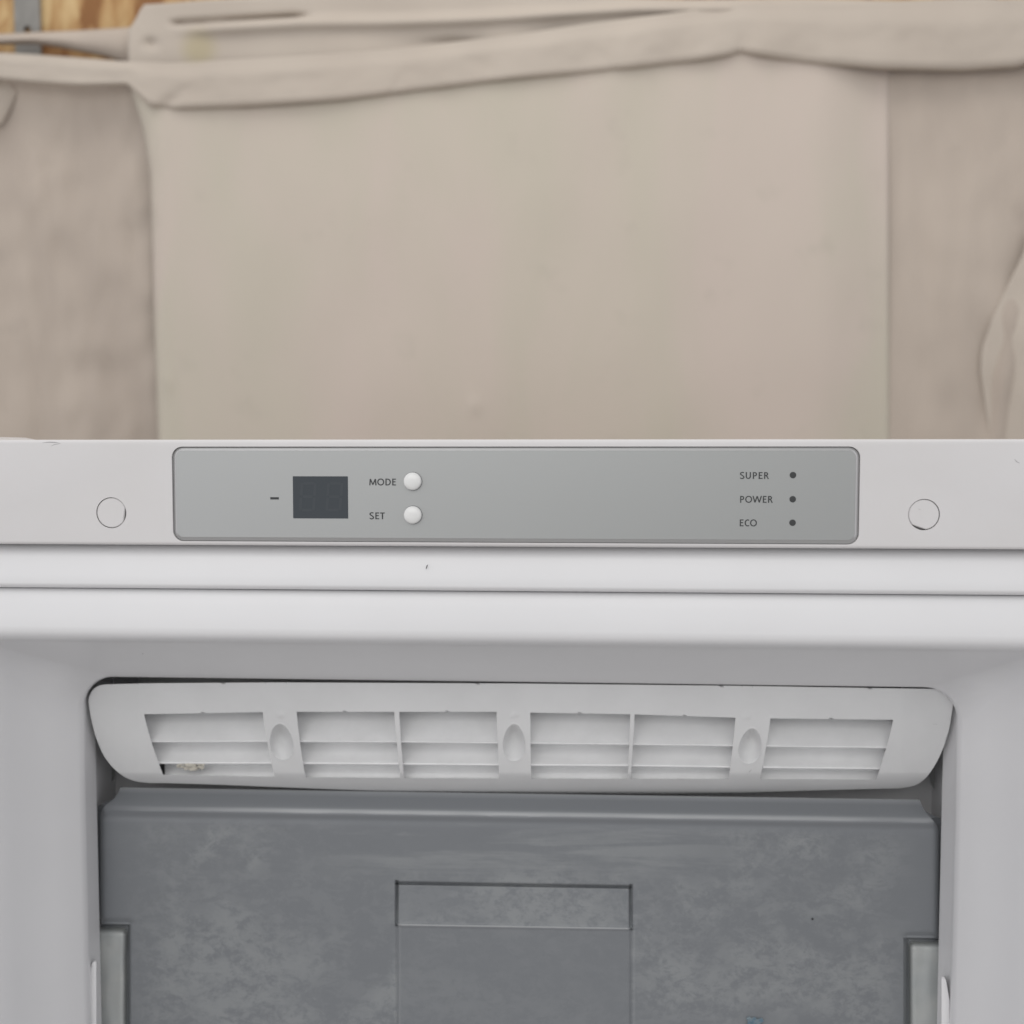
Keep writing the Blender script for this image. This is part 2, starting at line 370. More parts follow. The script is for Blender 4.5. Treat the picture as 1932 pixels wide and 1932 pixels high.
for i, (cx, _, r) in enumerate(caps):
    bm = bmesh.new(); g = .00026
    def capr(Y, rr_, flat):
        pts = []
        for k in range(72):
            a = 2*math.pi*k/72; rad = rr_
            d = math.atan2(math.sin(a-flat), math.cos(a-flat))
            if abs(d) < .55: rad = min(rad, rr_*math.cos(.55)/math.cos(d)+ .00028)
            pts.append((cx+rad*math.cos(a), Y, CZ[i]+rad*math.sin(a)))
        return pts
    fl = (-.15, -1.9)[i]
    loft(bm, [capr(.003, r-g, fl), capr(.0006, r-g, fl), capr(.00015, r-g-.0004, fl)], False, True)
    fz('screw_cap', bm, M_white)
# control panel
panel_bm = bmesh.new()
def ins(d, Y): return [(x, Y, z) for x, z in rr(PX0+d, PX1-d, PZ0+d, PZ1-d, max(5.2*MM-d, .0018), 12)]
loft(panel_bm, [ins(.00014, .0033), ins(.00014, .0013), ins(.0004, .0010), ins(.00195, .0003)], False, False)
panel = fz('control_panel', panel_bm, M_bezel, smooth=20)
bpy.context.view_layer.update()
bm = bmesh.new(); loft(bm, [ins(.00195, .0012), ins(.00195, .00025), ins(.00205, .00015)], False, True)
fz('face_plate', bm, M_plate, panel)
YP = .00015
# display
bm = bmesh.new(); o2 = rr(X(553), X(656.8), Z(979.6, px=966), Z(899.2, px=966), .0002, 3)
loft(bm, [[(x, YP, z) for x, z in o2], [(x, YP-.00010, z) for x, z in o2]], False, True)
fz('display_window', bm, M_disp, panel)
def seg7(bm, x0, x1, z0, z1, t):
    zm = (z0+z1)/2; Yd = YP-.00014; sl = .0005
    def q(a, b, c, d):
        def sk(p): return (p[0]+(p[1]-zm)*.08, Yd, p[1])
        bm.faces.new([bm.verts.new(sk(p)) for p in (a, b, c, d)])
    for (zz) in (z0, zm-t/2, z1-t): q((x0+t+sl*.3, zz), (x1-t-sl*.3, zz), (x1-t-sl*.3, zz+t), (x0+t+sl*.3, zz+t))
    for xx in (x0, x1-t):
        q((xx, z0+sl), (xx+t, z0+sl), (xx+t, zm-sl), (xx, zm-sl)); q((xx, zm+sl), (xx+t, zm+sl), (xx+t, z1-sl), (xx, z1-sl))
bm = bmesh.new()
seg7(bm, X(566), X(596), Z(966), Z(910), .0013); seg7(bm, X(616), X(646), Z(966), Z(910), .0013)
fz('unlit_digits', bm, M_seg, panel, smooth=0)
# buttons
for (bx, by) in ((779, 908.0), (779.3, 971.4)):
    c = P(bx, by, 0); r = 17.0*.25*MM
    bm = bmesh.new()
    prof = [(1.0, .0002), (1.0, -.0012), (.985, -.0017), (.94, -.0021), (.82, -.0025), (.6, -.00285), (.35, -.00305), (.12, -.00312)]
    loft(bm, [circ(c.x, c.z, r*a, y, 56) for a, y in prof], False, True)
    bt = fz('button', bm, M_button, panel, smooth=60)
    bm = bmesh.new(); loft(bm, [circ(c.x, c.z, r*1.045, YP-.00006, 56), circ(c.x, c.z, r*1.0, YP-.00006, 56)])
    fz('button_gap', bm, M_dark, panel, smooth=0)
# indicator dots
for (bx, by) in ((1496.2, 896.4), (1495.7, 941.9), (1495.4, 986.3)):
    c = P(bx, by, 0); bm = bmesh.new(); r = 6.1*.25*MM
    loft(bm, [circ(c.x, c.z, r, YP+.0001, 32), circ(c.x, c.z, r, YP-.00008, 32), circ(c.x, c.z, r*.85, YP-.00012, 32)], False, True)
    fz('indicator_light', bm, M_print, panel)
bm = bmesh.new(); a = P(510, 938, YP); b = P(526.2, 942.4, YP); box(bm, a.x, b.x, YP-.00008, YP+.0001, b.z, a.z)
fz('minus_sign', bm, M_print, panel, smooth=0)
# lettering: strokes of a humanist sans, drawn as ribbons (unit cap height)
def arc(cx, cz, rx, rz, a0, a1, n=18): return [(cx+rx*math.cos(math.radians(lerp(a0, a1, k/n))), cz+rz*math.sin(math.radians(lerp(a0, a1, k/n)))) for k in range(n+1)]
t_ = .155; h = t_/2
GL = {
 'M': (.98, [[(h+.02, 0), (h+.08, 1-h)], [(h+.08, 1-h*.6), (.49, h*1.2)], [(.49, h*1.2), (.90-h, 1-h*.6)], [(.90-h, 1-h), (.96-h, 0)]]),
 'O': (.90, [arc(.45, .5, .45-h, .5-h+.015, 0, 360, 40)]),
 'D': (.80, [[(.08+h, 0), (.08+h, 1)], [(.08+h, 1-h), (.36, 1-h)] + arc(.36, .5, .42-h, .5-h, 90, -90, 24) + [(.08+h, h)]]),
 'E': (.60, [[(.08+h, 0), (.08+h, 1)], [(.08, 1-h), (.56, 1-h)], [(.08, .53), (.51, .53)], [(.08, h), (.57, h)]]),
 'S': (.58, [[(.50, .90)] + arc(.32, .755, .235, .205, 55, 215, 16) + [(.30, .525)] + arc(.27, .255, .235, .205, 55, -145, 20) + [(.045, .115)]]),
 'T': (.60, [[(.30, 0), (.30, 1)], [(.0, 1-h), (.60, 1-h)]]),
 'U': (.82, [[(.08+h, 1), (.08+h, .36)] + arc(.41, .36, .33-h, .36-h, 180, 360, 22) + [(.74-h, 1)]]),
 'P': (.66, [[(.08+h, 0), (.08+h, 1)], [(.08+h, 1-h), (.32, 1-h)] + arc(.32, .69, .29-h, .31-h, 90, -90, 18) + [(.08+h, .38+h)]]),
 'R': (.68, [[(.08+h, 0), (.08+h, 1)], [(.08+h, 1-h), (.32, 1-h)] + arc(.32, .72, .27-h, .28-h, 90, -90, 18) + [(.08+h, .44+h)], [(.33, .5), (.47, .34), (.62, 0)]]),
 'C': (.66, [[(.60, .91)] + arc(.44, .5, .40-h, .5-h+.01, 62, 298, 28) + [(.61, .085)]]),
 'W': (1.14, [[(.03, 1), (.29, h*.6)], [(.29, h*.6), (.57, .97)], [(.57, .97), (.85, h*.6)], [(.85, h*.6), (1.11, 1)]]),
}
def ribbon(bm, pts, w, place, Y):
    n = len(pts); L_, R_ = [], []
    for i in range(n):
        a = Vector(pts[max(i-1, 0)]); b = Vector(pts[min(i+1, n-1)])
        if (b-a).length < 1e-6: a = Vector(pts[i]); b = Vector(pts[min(i+1, n-1)])
        d = (b-a).normalized(); nn = Vector((-d.y, d.x))*w/2; p = Vector(pts[i])
        L_.append(place(p+nn)); R_.append(place(p-nn))
    vl = [bm.verts.new((x, Y, z)) for x, z in L_]; vr = [bm.verts.new((x, Y, z)) for x, z in R_]
    for i in range(n-1): bm.faces.new((vl[i], vl[i+1], vr[i+1], vr[i]))
def word(txt, x0, x1, y0, y1):
    A = P(x0, y1, YP); B = P(x1, y0, YP); cap = B.z-A.z
    sp = .075; tot = sum(GL[c][0] for c in txt)+sp*(len(txt)-1); sx = (B.x-A.x)/(tot-.08)
    bm = bmesh.new(); cur = -.06; k = 0
    for c in txt:
        wd, strokes = GL[c]
        for s in strokes:
            ribbon(bm, s, t_, lambda p: (A.x+(cur+p.x)*sx, A.z+p.y*cap), YP-.00008-k*.000004); k += 1
        cur += wd+sp
    o = fz('printed_word', bm, M_print, panel, smooth=0)
    o['label'] = 'dark printed word '+txt
word('MODE', 697.3, 747.3, 903.0, 915.8); word('SET', 698, 725.8, 966.9, 979.6)
word('SUPER', 1396.7, 1450.3, 890.8, 903.6); word('POWER', 1396, 1457.6, 935.7, 948.5); word('ECO', 1395.3, 1427.9, 980.1, 993.0)

# cabinet: outer top, sides, back
bm = bmesh.new(); T = .03
box(bm, XL, XR, .0345, .62, ztop-.004-T, ztop-.0005-.001)
box(bm, XL, XL+.002, .0345, .62, FLOOR, ztop-.006-T); box(bm, XR-.002, XR, .0345, .62, FLOOR, ztop-.006-T)
box(bm, XL, XR, .6, .62, FLOOR+.01, ztop-.006-T)
fz('cabinet', bm, M_cab, smooth=0)
# corner hinge cover at the left
bm = bmesh.new(); a = P(-60, 823, .02); b = P(24, 829, .02)
rows = []
for k in range(9):
    t = k/8; x = lerp(a.x, b.x, t); zt = b.z-.0003+(a.z-b.z)*(1-sm(.55, 1, t)); rows.append([(x, .006, b.z-.001), (x, .006, zt-.0004), (x, .0075, zt), (x, .05, zt), (x, .05, b.z-.001)])
grid(bm, rows); fz('hinge_cover', bm, M_white)

# front lands: one profile swept along X   (py at centre column, Y)
def sweep(name, prof, x0, x1, m, n=60, wob=0):
    bm = bmesh.new(); rows = []
    for i in range(n+1):
        x = lerp(x0, x1, i/n)
        rows.append([(x, y, Z(py, y)+wob*nz(x*9, py*.01, 1, 9)) for py, y in prof])
    grid(bm, rows); return fz(name, bm, m, smooth=50)
sweep('door_seal_land', [(1030, .030), (1030, .0135), (1034, .0112), (1040, .0096), (1048, .0083), (1058, .0074), (1072, .0066), (1090, .0060), (1106, .0057), (1111, .0061), (1114.5, .0085), (1115.5, .013)], XL, XR, M_liner)
sweep('inner_step', [(1113, .0150), (1118, .0122), (1123, .0110), (1132, .0101), (1148, .0094), (1168, .0089), (1190, .0087), (1200, .0091), (1208, .0106), (1214, .0136), (1217.5, .0180), (1219.5, .0225)], XL, XR, M_liner)

# liner funnel: rounded rings going back
def ring(xl, xr, py, Y, r, zb=-1.3):
    x0, x1, zt = P(xl, 1400, Y).x, P(xr, 1400, Y).x, Z(py, Y)
    pts = [(x0, zb)]
    for k in range(17):
        a = math.radians(180-90*k/16); pts.append((x0+r+r*math.cos(a), zt-r+r*math.sin(a)))
    for j in range(1, 60): pts.append((lerp(x0+r, x1-r, j/60), zt))
    for k in range(17):
        a = math.radians(90-90*k/16); pts.append((x1-r+r*math.cos(a), zt-r+r*math.sin(a)))
    pts.append((x1, zb))
    # extra points down the sides
    L_ = [(x0, lerp(zb, zt-r, t)) for t in (.3, .5, .7, .8, .88, .94, .97)]; R_ = [(x1, z) for _, z in reversed(L_)]
    pts = [pts[0]]+L_+pts[1:-1]+R_+[pts[-1]]
    return [(x, Y, z) for x, z in pts]
bm = bmesh.new()
grid(bm, [ring(-62, 1988, 1219.0, .021, .008), ring(-40, 1972, 1222, .026, .008), ring(20, 1925, 1242, .050, .010), ring(95, 1862, 1266, .074, .014),
          ring(146, 1817, 1283, .090, .022), ring(157, 1807, 1286.5, .0945, .018), ring(161, 1804, 1286.5, .0985, .018),
          ring(163.5, 1803, 1284, .103, .016), ring(180, 1780, 1274, .114, .018), ring(180.5, 1779.5, 1274, .1155, .018), ring(168, 1792, 1268, .1165, .018), ring(255, 1735, 1180, .215, .02), ring(430, 1580, 1100, .42, .02)])
fz('inner_liner', bm, M_liner, smooth=60)
# side jambs beside the liner mouth (outside the picture)
bm = bmesh.new()
for s, xe in ((-1, P(-62, 1400, .021).x), (1, P(1988, 1400, .021).x)):
    xo = XL if s < 0 else XR
    grid(bm, [[(xo, .0088, Z(1210, .0088)), (xe, .0088, Z(1210, .0088)), (xe, .021, Z(1210, .0088))], [(xo, .0088, -1.3), (xe, .0088, -1.3), (xe, .021, -1.3)]])
fz('side_jamb', bm, M_liner)
bm = bmesh.new(); grid(bm, [[(XL+.01, .43, 0-.01), (XR-.01, .43, -.01)], [(XL+.01, .43, -1.3), (XR-.01, .43, -1.3)]])
grid(bm, [[(XL, .0088, -1.3), (XR, .0088, -1.3)], [(XL, .59, -1.3), (XR, .59, -1.3)]])
fz('liner_back', bm, M_liner, smooth=0)
# liner ribs that carry the drawer (white slivers) and dark tabs standing in for recess shade under the grille
for (xa, xb, yt, s) in ((165.5, 181.5, 1812, -1), (1791.5, 1776.5, 1842, 1)):
    bm = bmesh.new(); rows = []
    for k in range(30):
        py = yt+ (k/10.0)**2.2*2.4 if k < 18 else lerp(yt+8.8, 2300, (k-17)/12)
        q = min(1, (py-yt)/42.0); wd = math.sqrt(max(0, 1-(1-q)**2))
        xo = lerp(xb, xa, wd)
        rows.append([P(xb, py, .104), P(xb, py, .100), P(lerp(xb, xo, .5), py, .0993), P(xo, py, .0997), P(xo, py, .108)])
    grid(bm, rows); fz('drawer_runner', bm, M_liner, smooth=60)
for pts in ([(203, 1446), (220, 1440), (215, 1470), (204, 1484)], [(1767, 1450), (1750, 1446), (1756, 1478), (1768, 1500)]):
    bm = bmesh.new(); loft(bm, [[P(x, y, .160) for x, y in pts], [P(x, y, .1685) for x, y in pts]], True, False); fz('recess_shade_tab', bm, M_rim)
bm = bmesh.new(); grid(bm, [[P(x, y, .168) for x in (60, 500, 980, 1450, 1900)] for y in (1250, 1450, 1520, 1560)])
grid(bm, [[P(x, y, .168) + Vector((0, (0, .02, .07)[k], 0)) for k in (0, 1, 2)] for x, y in ((120, 1560), (980, 1560), (1850, 1560))]); fz('rear_panel', bm, M_liner)

# ------------------------------------------------------------------ vent grille (part of the freezer)
def gy(px, py):
    """depth of the grille face"""
    t = max(0, (py-1289)/205.0); u = (px-982)/820.0
    return .0965 + .015*max(0, (t-.82)/.18)**1.6 + .0215*t**2.6 + .004*t - .0075*(1-u*u)*(.3+.7*t) + .006*max(0, abs(u)-.88)/.12*.6
def ytop(x): return pl([(160, 1290), (195, 1290.5), (300, 1289), (520, 1287.5), (970, 1289.5), (1400, 1294), (1765, 1300), (1800, 1301)], x)
def yot(x): return pl([(270, 1347.5), (495, 1343.5), (560, 1343), (940, 1343), (1001, 1344.5), (1188, 1347.5), (1388, 1354), (1455, 1355.5), (1690, 1358)], x)
def yob(x): return pl([(270, 1461), (307, 1461.5), (518, 1466), (760, 1468), (1000, 1469), (1190, 1469.5), (1375, 1469.5), (1654, 1471)], x)
def ybt(x): return pl([(280, 1476.5), (400, 1480), (600, 1488), (780, 1494.5), (966, 1497.5), (1200, 1498), (1390, 1496), (1550, 1491), (1700, 1487)], x)
# vertical boundaries: (top x at yot, bottom x at yob)
VB = [(272, 309), (496, 518), (560, 576), (744, 755.5), (753.5, 762), (937, 942), (1000.5, 1002), (1189, 1184.5), (1197.5, 1190), (1388, 1375.5), (1454.5, 1435), (1687, 1655)]
LEFT = [(200, 1291.2), (186, 1294), (174, 1303), (167.5, 1318), (168.5, 1336), (174, 1365), (182.5, 1395), (195, 1424), (213, 1448), (234, 1465), (256, 1474), (284, 1477.3)]
RIGHT = [(1760, 1299.8), (1776, 1303), (1788, 1311), (1794.5, 1321), (1798, 1327), (1795.5, 1347), (1790, 1378), (1780, 1410), (1766, 1440), (1748, 1466), (1728, 1481), (1700, 1487.3)]
bm = bmesh.new()
def gp(px, py, d=0): return P(px, py, gy(px, py)+d)
NM = 110; NT = 12
def vx(i, py, x_guess):
    a, b = VB[i]; t = (py-1345)/120.0; t = max(-.05, min(1.12, t))
    c = .0
    return a+(b-a)*(t**1.25 if t > 0 else t)
OVALS = [(531, 1399.5, 21.5, 33, .10), (970, 1401, 20.5, 34, 0), (1415.5, 1407.5, 21, 32.5, -.10)]
DIMP = [(530, 1349, 12), (970, 1349, 12), (1408, 1352, 12)]
def relief(px, py):
    d = 0
    for (cx, cy, rx, ry, tl) in OVALS:
        dx = (px-cx) - (py-cy)*tl; dy = (py-cy)/ry
        if abs(dy) > 1.3: continue
        wdt = rx*(1+.16*dy)
        q = math.sqrt((dx/wdt)**2+dy*dy)
        if q < 1.0: d += .0105*(1-q**3.0)*lerp(1.2, .35, (dy+1)/2)
        elif q < 1.09: d -= .0003*math.sin(math.pi*(q-1)/.09)
    for (cx, cy, r) in DIMP:
        q = math.hypot((px-cx)/r, (py-cy)/(r*.8))
        if q < 1: d -= .0006*(math.cos(math.pi*q)+1)/2
    return d
def colgrid(xa_f, xb_f, nx, y0_f, y1_f, ny, rel=False):
    rows = []
    for j in range(ny+1):
        r = []
        for i in range(nx+1):
            u = i/nx; v = j/ny
            # fixed-point: x depends on y and y on x
            py = lerp(y0_f(900), y1_f(900), v); px = 0
            for _ in range(4):
                px = lerp(xa_f(py), xb_f(py), u); py = lerp(y0_f(px), y1_f(px), v)
            r.append(gp(px, py, relief(px, py) if rel else 0))
        rows.append(r)
    grid(bm, rows)
def bnd(i): return lambda py: vx(i, py, 0)
nseg = {0: 24, 1: 64, 2: 20, 3: 4, 4: 20, 5: 64, 6: 20, 7: 4, 8: 20, 9: 64, 10: 24}
for k in range(11):
    fa, fb = bnd(k), bnd(k+1); n = nseg[k]; rel = k in (1, 5, 9)
    colgrid(fa, fb, n, ytop, yot, NT, rel)
    if k % 2 == 1: colgrid(fa, fb, n, yot, yob, NM, rel)
    colgrid(fa, fb, n, yob, ybt, NT)
# end pieces
for (out, inn, sgn) in ((LEFT, 0, 1), (RIGHT, 11, -1)):
    rows = []
    y0, y1, y2, y3 = ytop(272 if inn == 0 else 1687), yot(272 if inn == 0 else 1687), yob(309 if inn == 0 else 1655), ybt(309 if inn == 0 else 1655)
    for j in range(NT*2+NM+1):
        if j <= NT: f = j/NT; s, iy = .2*f, lerp(y0, y1, f)
        elif j <= NT+NM: f = (j-NT)/NM; s, iy = lerp(.2, .82, f), lerp(y1, y2, f)
        else: f = (j-NT-NM)/NT; s, iy = lerp(.82, 1, f), lerp(y2, y3, f)
        ox, oy = cr(out, s)
        ix = vx(inn, iy, 0)
        rows.append([gp(lerp(ox, ix, i/24), lerp(oy, iy, i/24)) for i in range(25)])
    grid(bm, rows)
bmesh.ops.remove_doubles(bm, verts=bm.verts, dist=.00025)
# outer rim turned back, and returns round the openings
def wallstrip(pts, d):
    grid(bm, [[gp(x, y) for x, y in pts], [gp(x, y, .0007) for x, y in pts], [gp(x, y, d) for x, y in pts]])
outl = [cr(LEFT, k/60) for k in range(61)] + [(x, ybt(x)) for x in range(300, 1700, 20)] + [cr(RIGHT, 1-k/60) for k in range(61)] + [(x, ytop(x)) for x in range(1740, 200, -20)] + [cr(LEFT, 0)]
wallstrip(outl, .012)
for k in range(0, 11, 2):
    def side(i, flip=False):
        r = []
        for j in range(31):
            py = lerp(yot(vx(i, 1345, 0)), yob(vx(i, 1465, 0)), j/30); r.append((vx(i, py, 0), py))
        return r
    L_, R_ = side(k), side(k+1)
    topl = [(lerp(L_[0][0], R_[0][0], t/14), yot(lerp(L_[0][0], R_[0][0], t/14))) for t in range(15)]
    botl = [(lerp(L_[-1][0], R_[-1][0], t/14), yob(lerp(L_[-1][0], R_[-1][0], t/14))) for t in range(15)]
    wallstrip(L_, .016); wallstrip(R_, .016); wallstrip(topl, .007); wallstrip(botl, .004)
bmesh.ops.remove_doubles(bm, verts=bm.verts, dist=.00004)
grille = fz('vent_grille', bm, M_grille, smooth=38)
bpy.context.view_layer.update()
# louvre slats: curved blades behind the openings
def lip1(x): return pl([(270, 1400.5), (540, 1400), (760, 1401), (1000, 1403.5), (1190, 1405.5), (1440, 1409), (1690, 1412)], x)
def lip2(x): return pl([(270, 1441), (540, 1441.5), (760, 1443), (1000, 1445), (1190, 1446), (1440, 1449.5), (1690, 1452)], x)
def lip3(x): return yob(x)+6
for top_f, bot_f, xa, xb, d0, d1 in ((lambda x: yot(x)-10, lip1, 270, 1690, .0190, .0028), (lambda x: lip1(x)-1, lip2, 283, 1676, .0180, .0028), (lambda x: lip2(x)-1, lip3, 311, 1658, .0160, .0032)):
    bm = bmesh.new(); rows = []
    for i in range(201):
        px = lerp(xa, xb, i/200); a, b = top_f(px), bot_f(px); col = []
        for j in range(15):
            t = j/14; py = lerp(a, b-3.2, t)
            Y = gy(px, py) + lerp(d0, d1, t**1.5)
            col.append(P(px, py, Y))
        yl = gy(px, b)
        col += [P(px, b-2.4, yl+d1-.0006), P(px, b-.8, yl+d1-.0006), P(px, b+.2, yl+d1+.0002), P(px, b-1.0, yl+d1+.004), P(px, b-4, yl+d1+.012)]
        rows.append(col)
    grid(bm, rows, lambda i, j: xa < 300 and any(abs(lerp(xa, xb, (i+.5)/200)-o[0]-2*(o[4] > 0)) < 23.5 for o in OVALS))
    fz('slat', bm, M_slat, grille, smooth=40)
# dark duct behind the slats
bm = bmesh.new()
grid(bm, [[P(px, py, .130) for px in (262, 500, 980, 1450, 1700)] for py in (1200, 1330, 1420, 1474)]); fz('duct_cover', bm, M_rim)
# faint wear marks
def mark(name, pts, w, Yf, m, parent=None):
    bm = bmesh.new(); L_, R_ = [], []
    for i, p in enumerate(pts):
        a = Vector(pts[max(i-1, 0)]); b = Vector(pts[min(i+1, len(pts)-1)]); d = (b-a).normalized(); n = Vector((-d.y, d.x))*w/2*(.35 if i in (0, len(pts)-1) else 1)
        q = Vector(p)
        for lst, e in ((L_, q+n), (R_, q-n)): lst.append(P(e.x, e.y, Yf(e.x, e.y)))
    grid(bm, [L_, R_]); return fz(name, bm, m, parent, smooth=0)
M_mark = mat('grey_scuff', (.30, .29, .30), .7)
mark('scuff_mark', [(80, 835.5), (92, 834.2), (104, 834.6), (114, 837)], 1.3, lambda x, y: -.00005, M_mark)
mark('scuff_mark', [(96, 842), (103, 838.5), (111, 838)], 1.0, lambda x, y: -.00005, M_rim)
mark('scuff_mark', [(1409, 1462), (1414, 1456), (1418, 1452)], 1.0, lambda x, y: gy(x, y)-.0001, M_mark, grille)
mark('scuff_mark', [(1760, 1366), (1769, 1366.4)], .9, lambda x, y: gy(x, y)-.0001, M_mark, grille)
mark('scuff_mark', [(1914, 866), (1918, 871), (1924, 874)], 1.4, lambda x, y: -.00005, M_mark)
mark('scuff_mark', [(1733, 960), (1737, 962)], 1.0, lambda x, y: .0001-.00005, M_rim)
mark('scuff_mark', [(268, 1233), (271, 1234)], 2.0, lambda x, y: (P(0,0,0).y+.0375), M_mark)

# crumb of pale debris lodged between the lower slats
bm = bmesh.new(); rnd = random.Random(4)
for k in range(26):
    t = rnd.random(); px = lerp(335, 384, t); py = 1447+rnd.uniform(-6, 5)-3*abs(t-.5); r = rnd.uniform(.6, 1.6)*MM*(1.5 if .35 < t < .65 else .8)
    c = P(px, py, gy(px, py)+.0035); bmesh.ops.create_icosphere(bm, subdivisions=2, radius=r, matrix=Matrix.Translation(c) @ Matrix.Diagonal((1.3, .8, .8, 1)))
for v in bm.verts: v.co += Vector((1, 1, 1))*noise.noise(v.co*700)*.0006+noise.noise_vector(v.co*1500)*.0004
crumb = build('debris_flake', bm, mat('cream_crumb', (.60, .57, .50), .8, bump=.4, bscale=1200, var=.25, vscale=300), smooth=0)
tag(crumb, 'small crumbly cream flake caught on the lowest grille slat, left bay', 'debris')
# small dark hair on the seal land
hp = [(804, 1073.5), (805, 1070), (806, 1066.5), (808, 1065)]
bm = bmesh.new(); rings = []
for i, (x, y) in enumerate(hp):
    c = P(x, y, .0054); r = .00026*(.5 if i in (0, 3) else 1); rings.append([(c.x+r*math.cos(a), c.y+r*math.sin(a), c.z+.3*r*math.cos(a)) for a in (0, 1.57, 3.14, 4.71)])
loft(bm, rings, True, True)
tag(build('dark_fibre', bm, M_print), 'tiny dark fibre stuck on the white band below the control panel', 'fibre')

# ------------------------------------------------------------------ drawer
YD = .118
drawer = thing('storage_drawer', 'scuffed grey plastic drawer inside the freezer below the vent grille', 'drawer', (cxm, .27, -.42))
bpy.context.view_layer.update()
SL = .0170
def D(u, v, Y): return P(u, v+SL*(u-966)*(0.9 if v < 1560 else 1), Y)
def hgt(u, v):
    """relief of the drawer front, metres towards the viewer"""
    d = 0
    # slight wobble
    d += .0004*nz(u*.01, v*.01, 1, 61)
    # grip pocket: dark slot on three sides, sloping floor
    def slot(q, w, dep): return dep*math.exp(-(q/w)**4)
    L0, R0 = 748.5, 1190.5
    if 1660 < v < 1752:
        inside = sm(L0-2, L0+1, u)*(1-sm(R0-1, R0+2, u))*sm(1667, 1670, v)*(1-sm(1746, 1749, v))
        d -= inside*lerp(.0024, 0, min(1, (v-1668)/78))
    if 1664 < v < 1751: d -= slot(u-L0, 2.8, .0022)+slot(u-R0, 3.1, .0022)
    if L0-3 < u < R0+3: d -= slot(v-1669.5, 2.9, .0022); d += .0010*math.exp(-((v-1748.5)/3.0)**2)
    # faint double ridges below
    if v > 1748:
        for c, s in ((749, 1), (1191, -1)):
            d -= .0006*math.exp(-((u-c)/2.2)**2); d += .0005*math.exp(-((u-c-5*s)/2.5)**2); d -= .0003*math.exp(-((u-c+9*s)/4)**2)
    # a soft long bead under the rolled edge
    d += .0007*math.exp(-((v-1541)/5)**2) - .0006*math.exp(-((v-1552)/6)**2)
    return d
def xl(v): return pl([(1497, 227), (1512, 221), (1522, 211), (1530, 200), (1538, 193), (1547, 190), (1556, 189)], v)
def xr(v): return pl([(1497, 1735), (1512, 1741), (1522, 1748), (1530, 1755), (1538, 1763), (1547, 1769), (1556, 1771)], v)
VN = 1759.0     # notch height
def uniq(vals): 
    out = []
    for x in sorted(vals):
        if not out or x-out[-1] > .35: out.append(x)
    return out
us = [0, 2, 4, 8, 14, 22, 32, 42, 49, 51, 53, 55, 57, 59, 61]
U = uniq([188+a for a in us] + list(range(250, 740, 10)) + [740+.75*k for k in range(30)] + list(range(764, 1180, 10)) + [1180+.75*k for k in range(30)] + list(range(1204, 1705, 10)) + [1771-a for a in us])
V = uniq([1541, 1544, 1547, 1550, 1553, 1556, 1560] + list(range(1564, 1660, 8)) + [1662+.75*k for k in range(18)] + list(range(1677, 1743, 6)) + [1742+.75*k for k in range(20)] + list(range(1757, 1990, 7)) + [VN-3, VN-1, VN, VN+1])
pre = [(1497.0, .1275), (1508, .1247), (1516, .1227), (1521, .1214), (1525, .1204), (1529, .1195), (1533, .1185), (1537, .1181)]
bm = bmesh.new(); sc = bm.verts.layers.float.new('scuff'); wp = bm.verts.layers.float.new('wipe'); eg = bm.verts.layers.float.new('edge_highlight')
rows = []
def edgex(u, v, back=0):
    a, b = (xl(v), xr(v)) if not back else (228, 1747)
    return a+(u-188)/(1771-188)*(b-a)
for v, Y in pre:
    k = (1537-v)/40.0; r = []
    for u in U:
        a, b = xl(v), xr(v)
        r.append(D(a+(u-188)/1583*(b-a), v, Y))
    rows.append(r)
for v in V:
    r = []
    for u in U:
        uu = edgex(u, v); nl, nr = 242.5-u, u-1711.5
        e = max(sm(-3, .5, nl), sm(-3, .5, nr))*sm(VN-3, VN, v)
        # rounded outer edge
        ed = min(uu-xl(v), xr(v)-uu); rnd_ = .0022*(1-min(1, ed/9))**2
        ny = .0016*math.exp(-((v-(VN-6))/6.0)**2)*max(sm(-10, 0, nl), sm(-10, 0, nr))
        r.append(D(uu, v, YD-hgt(uu, v)+rnd_+ny+.008*e))
    rows.append(r)
vs = grid(bm, rows)
npre = len(pre)
for j, row in enumerate(vs):
    for i, vert in enumerate(row):
        u = U[i]; v = V[j-npre] if j >= npre else pre[j][0]
        s = sm(200, 330, u)*(1-sm(1640, 1745, u))*sm(1546, 1575, v)
        mid = sm(520, 760, u)*(1-sm(1200, 1500, u)); band = 1-sm(1625, 1668, v)
        s *= (1-.8*mid*band)
        inpan = (u > 748) and (u < 1191)
        if inpan and v > 1748: s *= .35
        s *= lerp(1.0, .45, sm(330, 250, u)) if False else 1
        hl = 0  # painted highlight along the grip ridge, lower lines and rolled edge
        if 750 < u < 1189: hl = .95*math.exp(-((v-1748.3)/1.5)**2)
        if v > 1752: hl += .22*(math.exp(-((u-754)/2.0)**2)+math.exp(-((u-1196)/2.2)**2))*.8
        hl += .8*math.exp(-((v-1536)/4.5)**2)*sm(230, 600, u)*(1-.5*sm(1500, 1740, u)) + .45*(1 if v < 1498 else 0)
        vert[eg] = hl
        vert[sc] = s*.95; vert[wp] = (mid*band + .15)*sm(1548, 1562, v)*(0 if v < 1546 else 1)*(.8 if v < 1668 else .1)
# side returns
for edge in (0, -1):
    col = [row[edge].co.copy() for row in vs]
    sx = -.006 if edge == 0 else .006
    grid(bm, [col, [c+Vector((0, .0055 if k > 3 else .003, 0)) for k, c in enumerate(col)], [c+Vector((sx if k > 7 else sx*max(0, k-4)/4, .0065 if k > 3 else .004, 0)) for k, c in enumerate(col)]])
fp = build('front_panel', bm, M_drawer, smooth=45); put(fp, drawer)
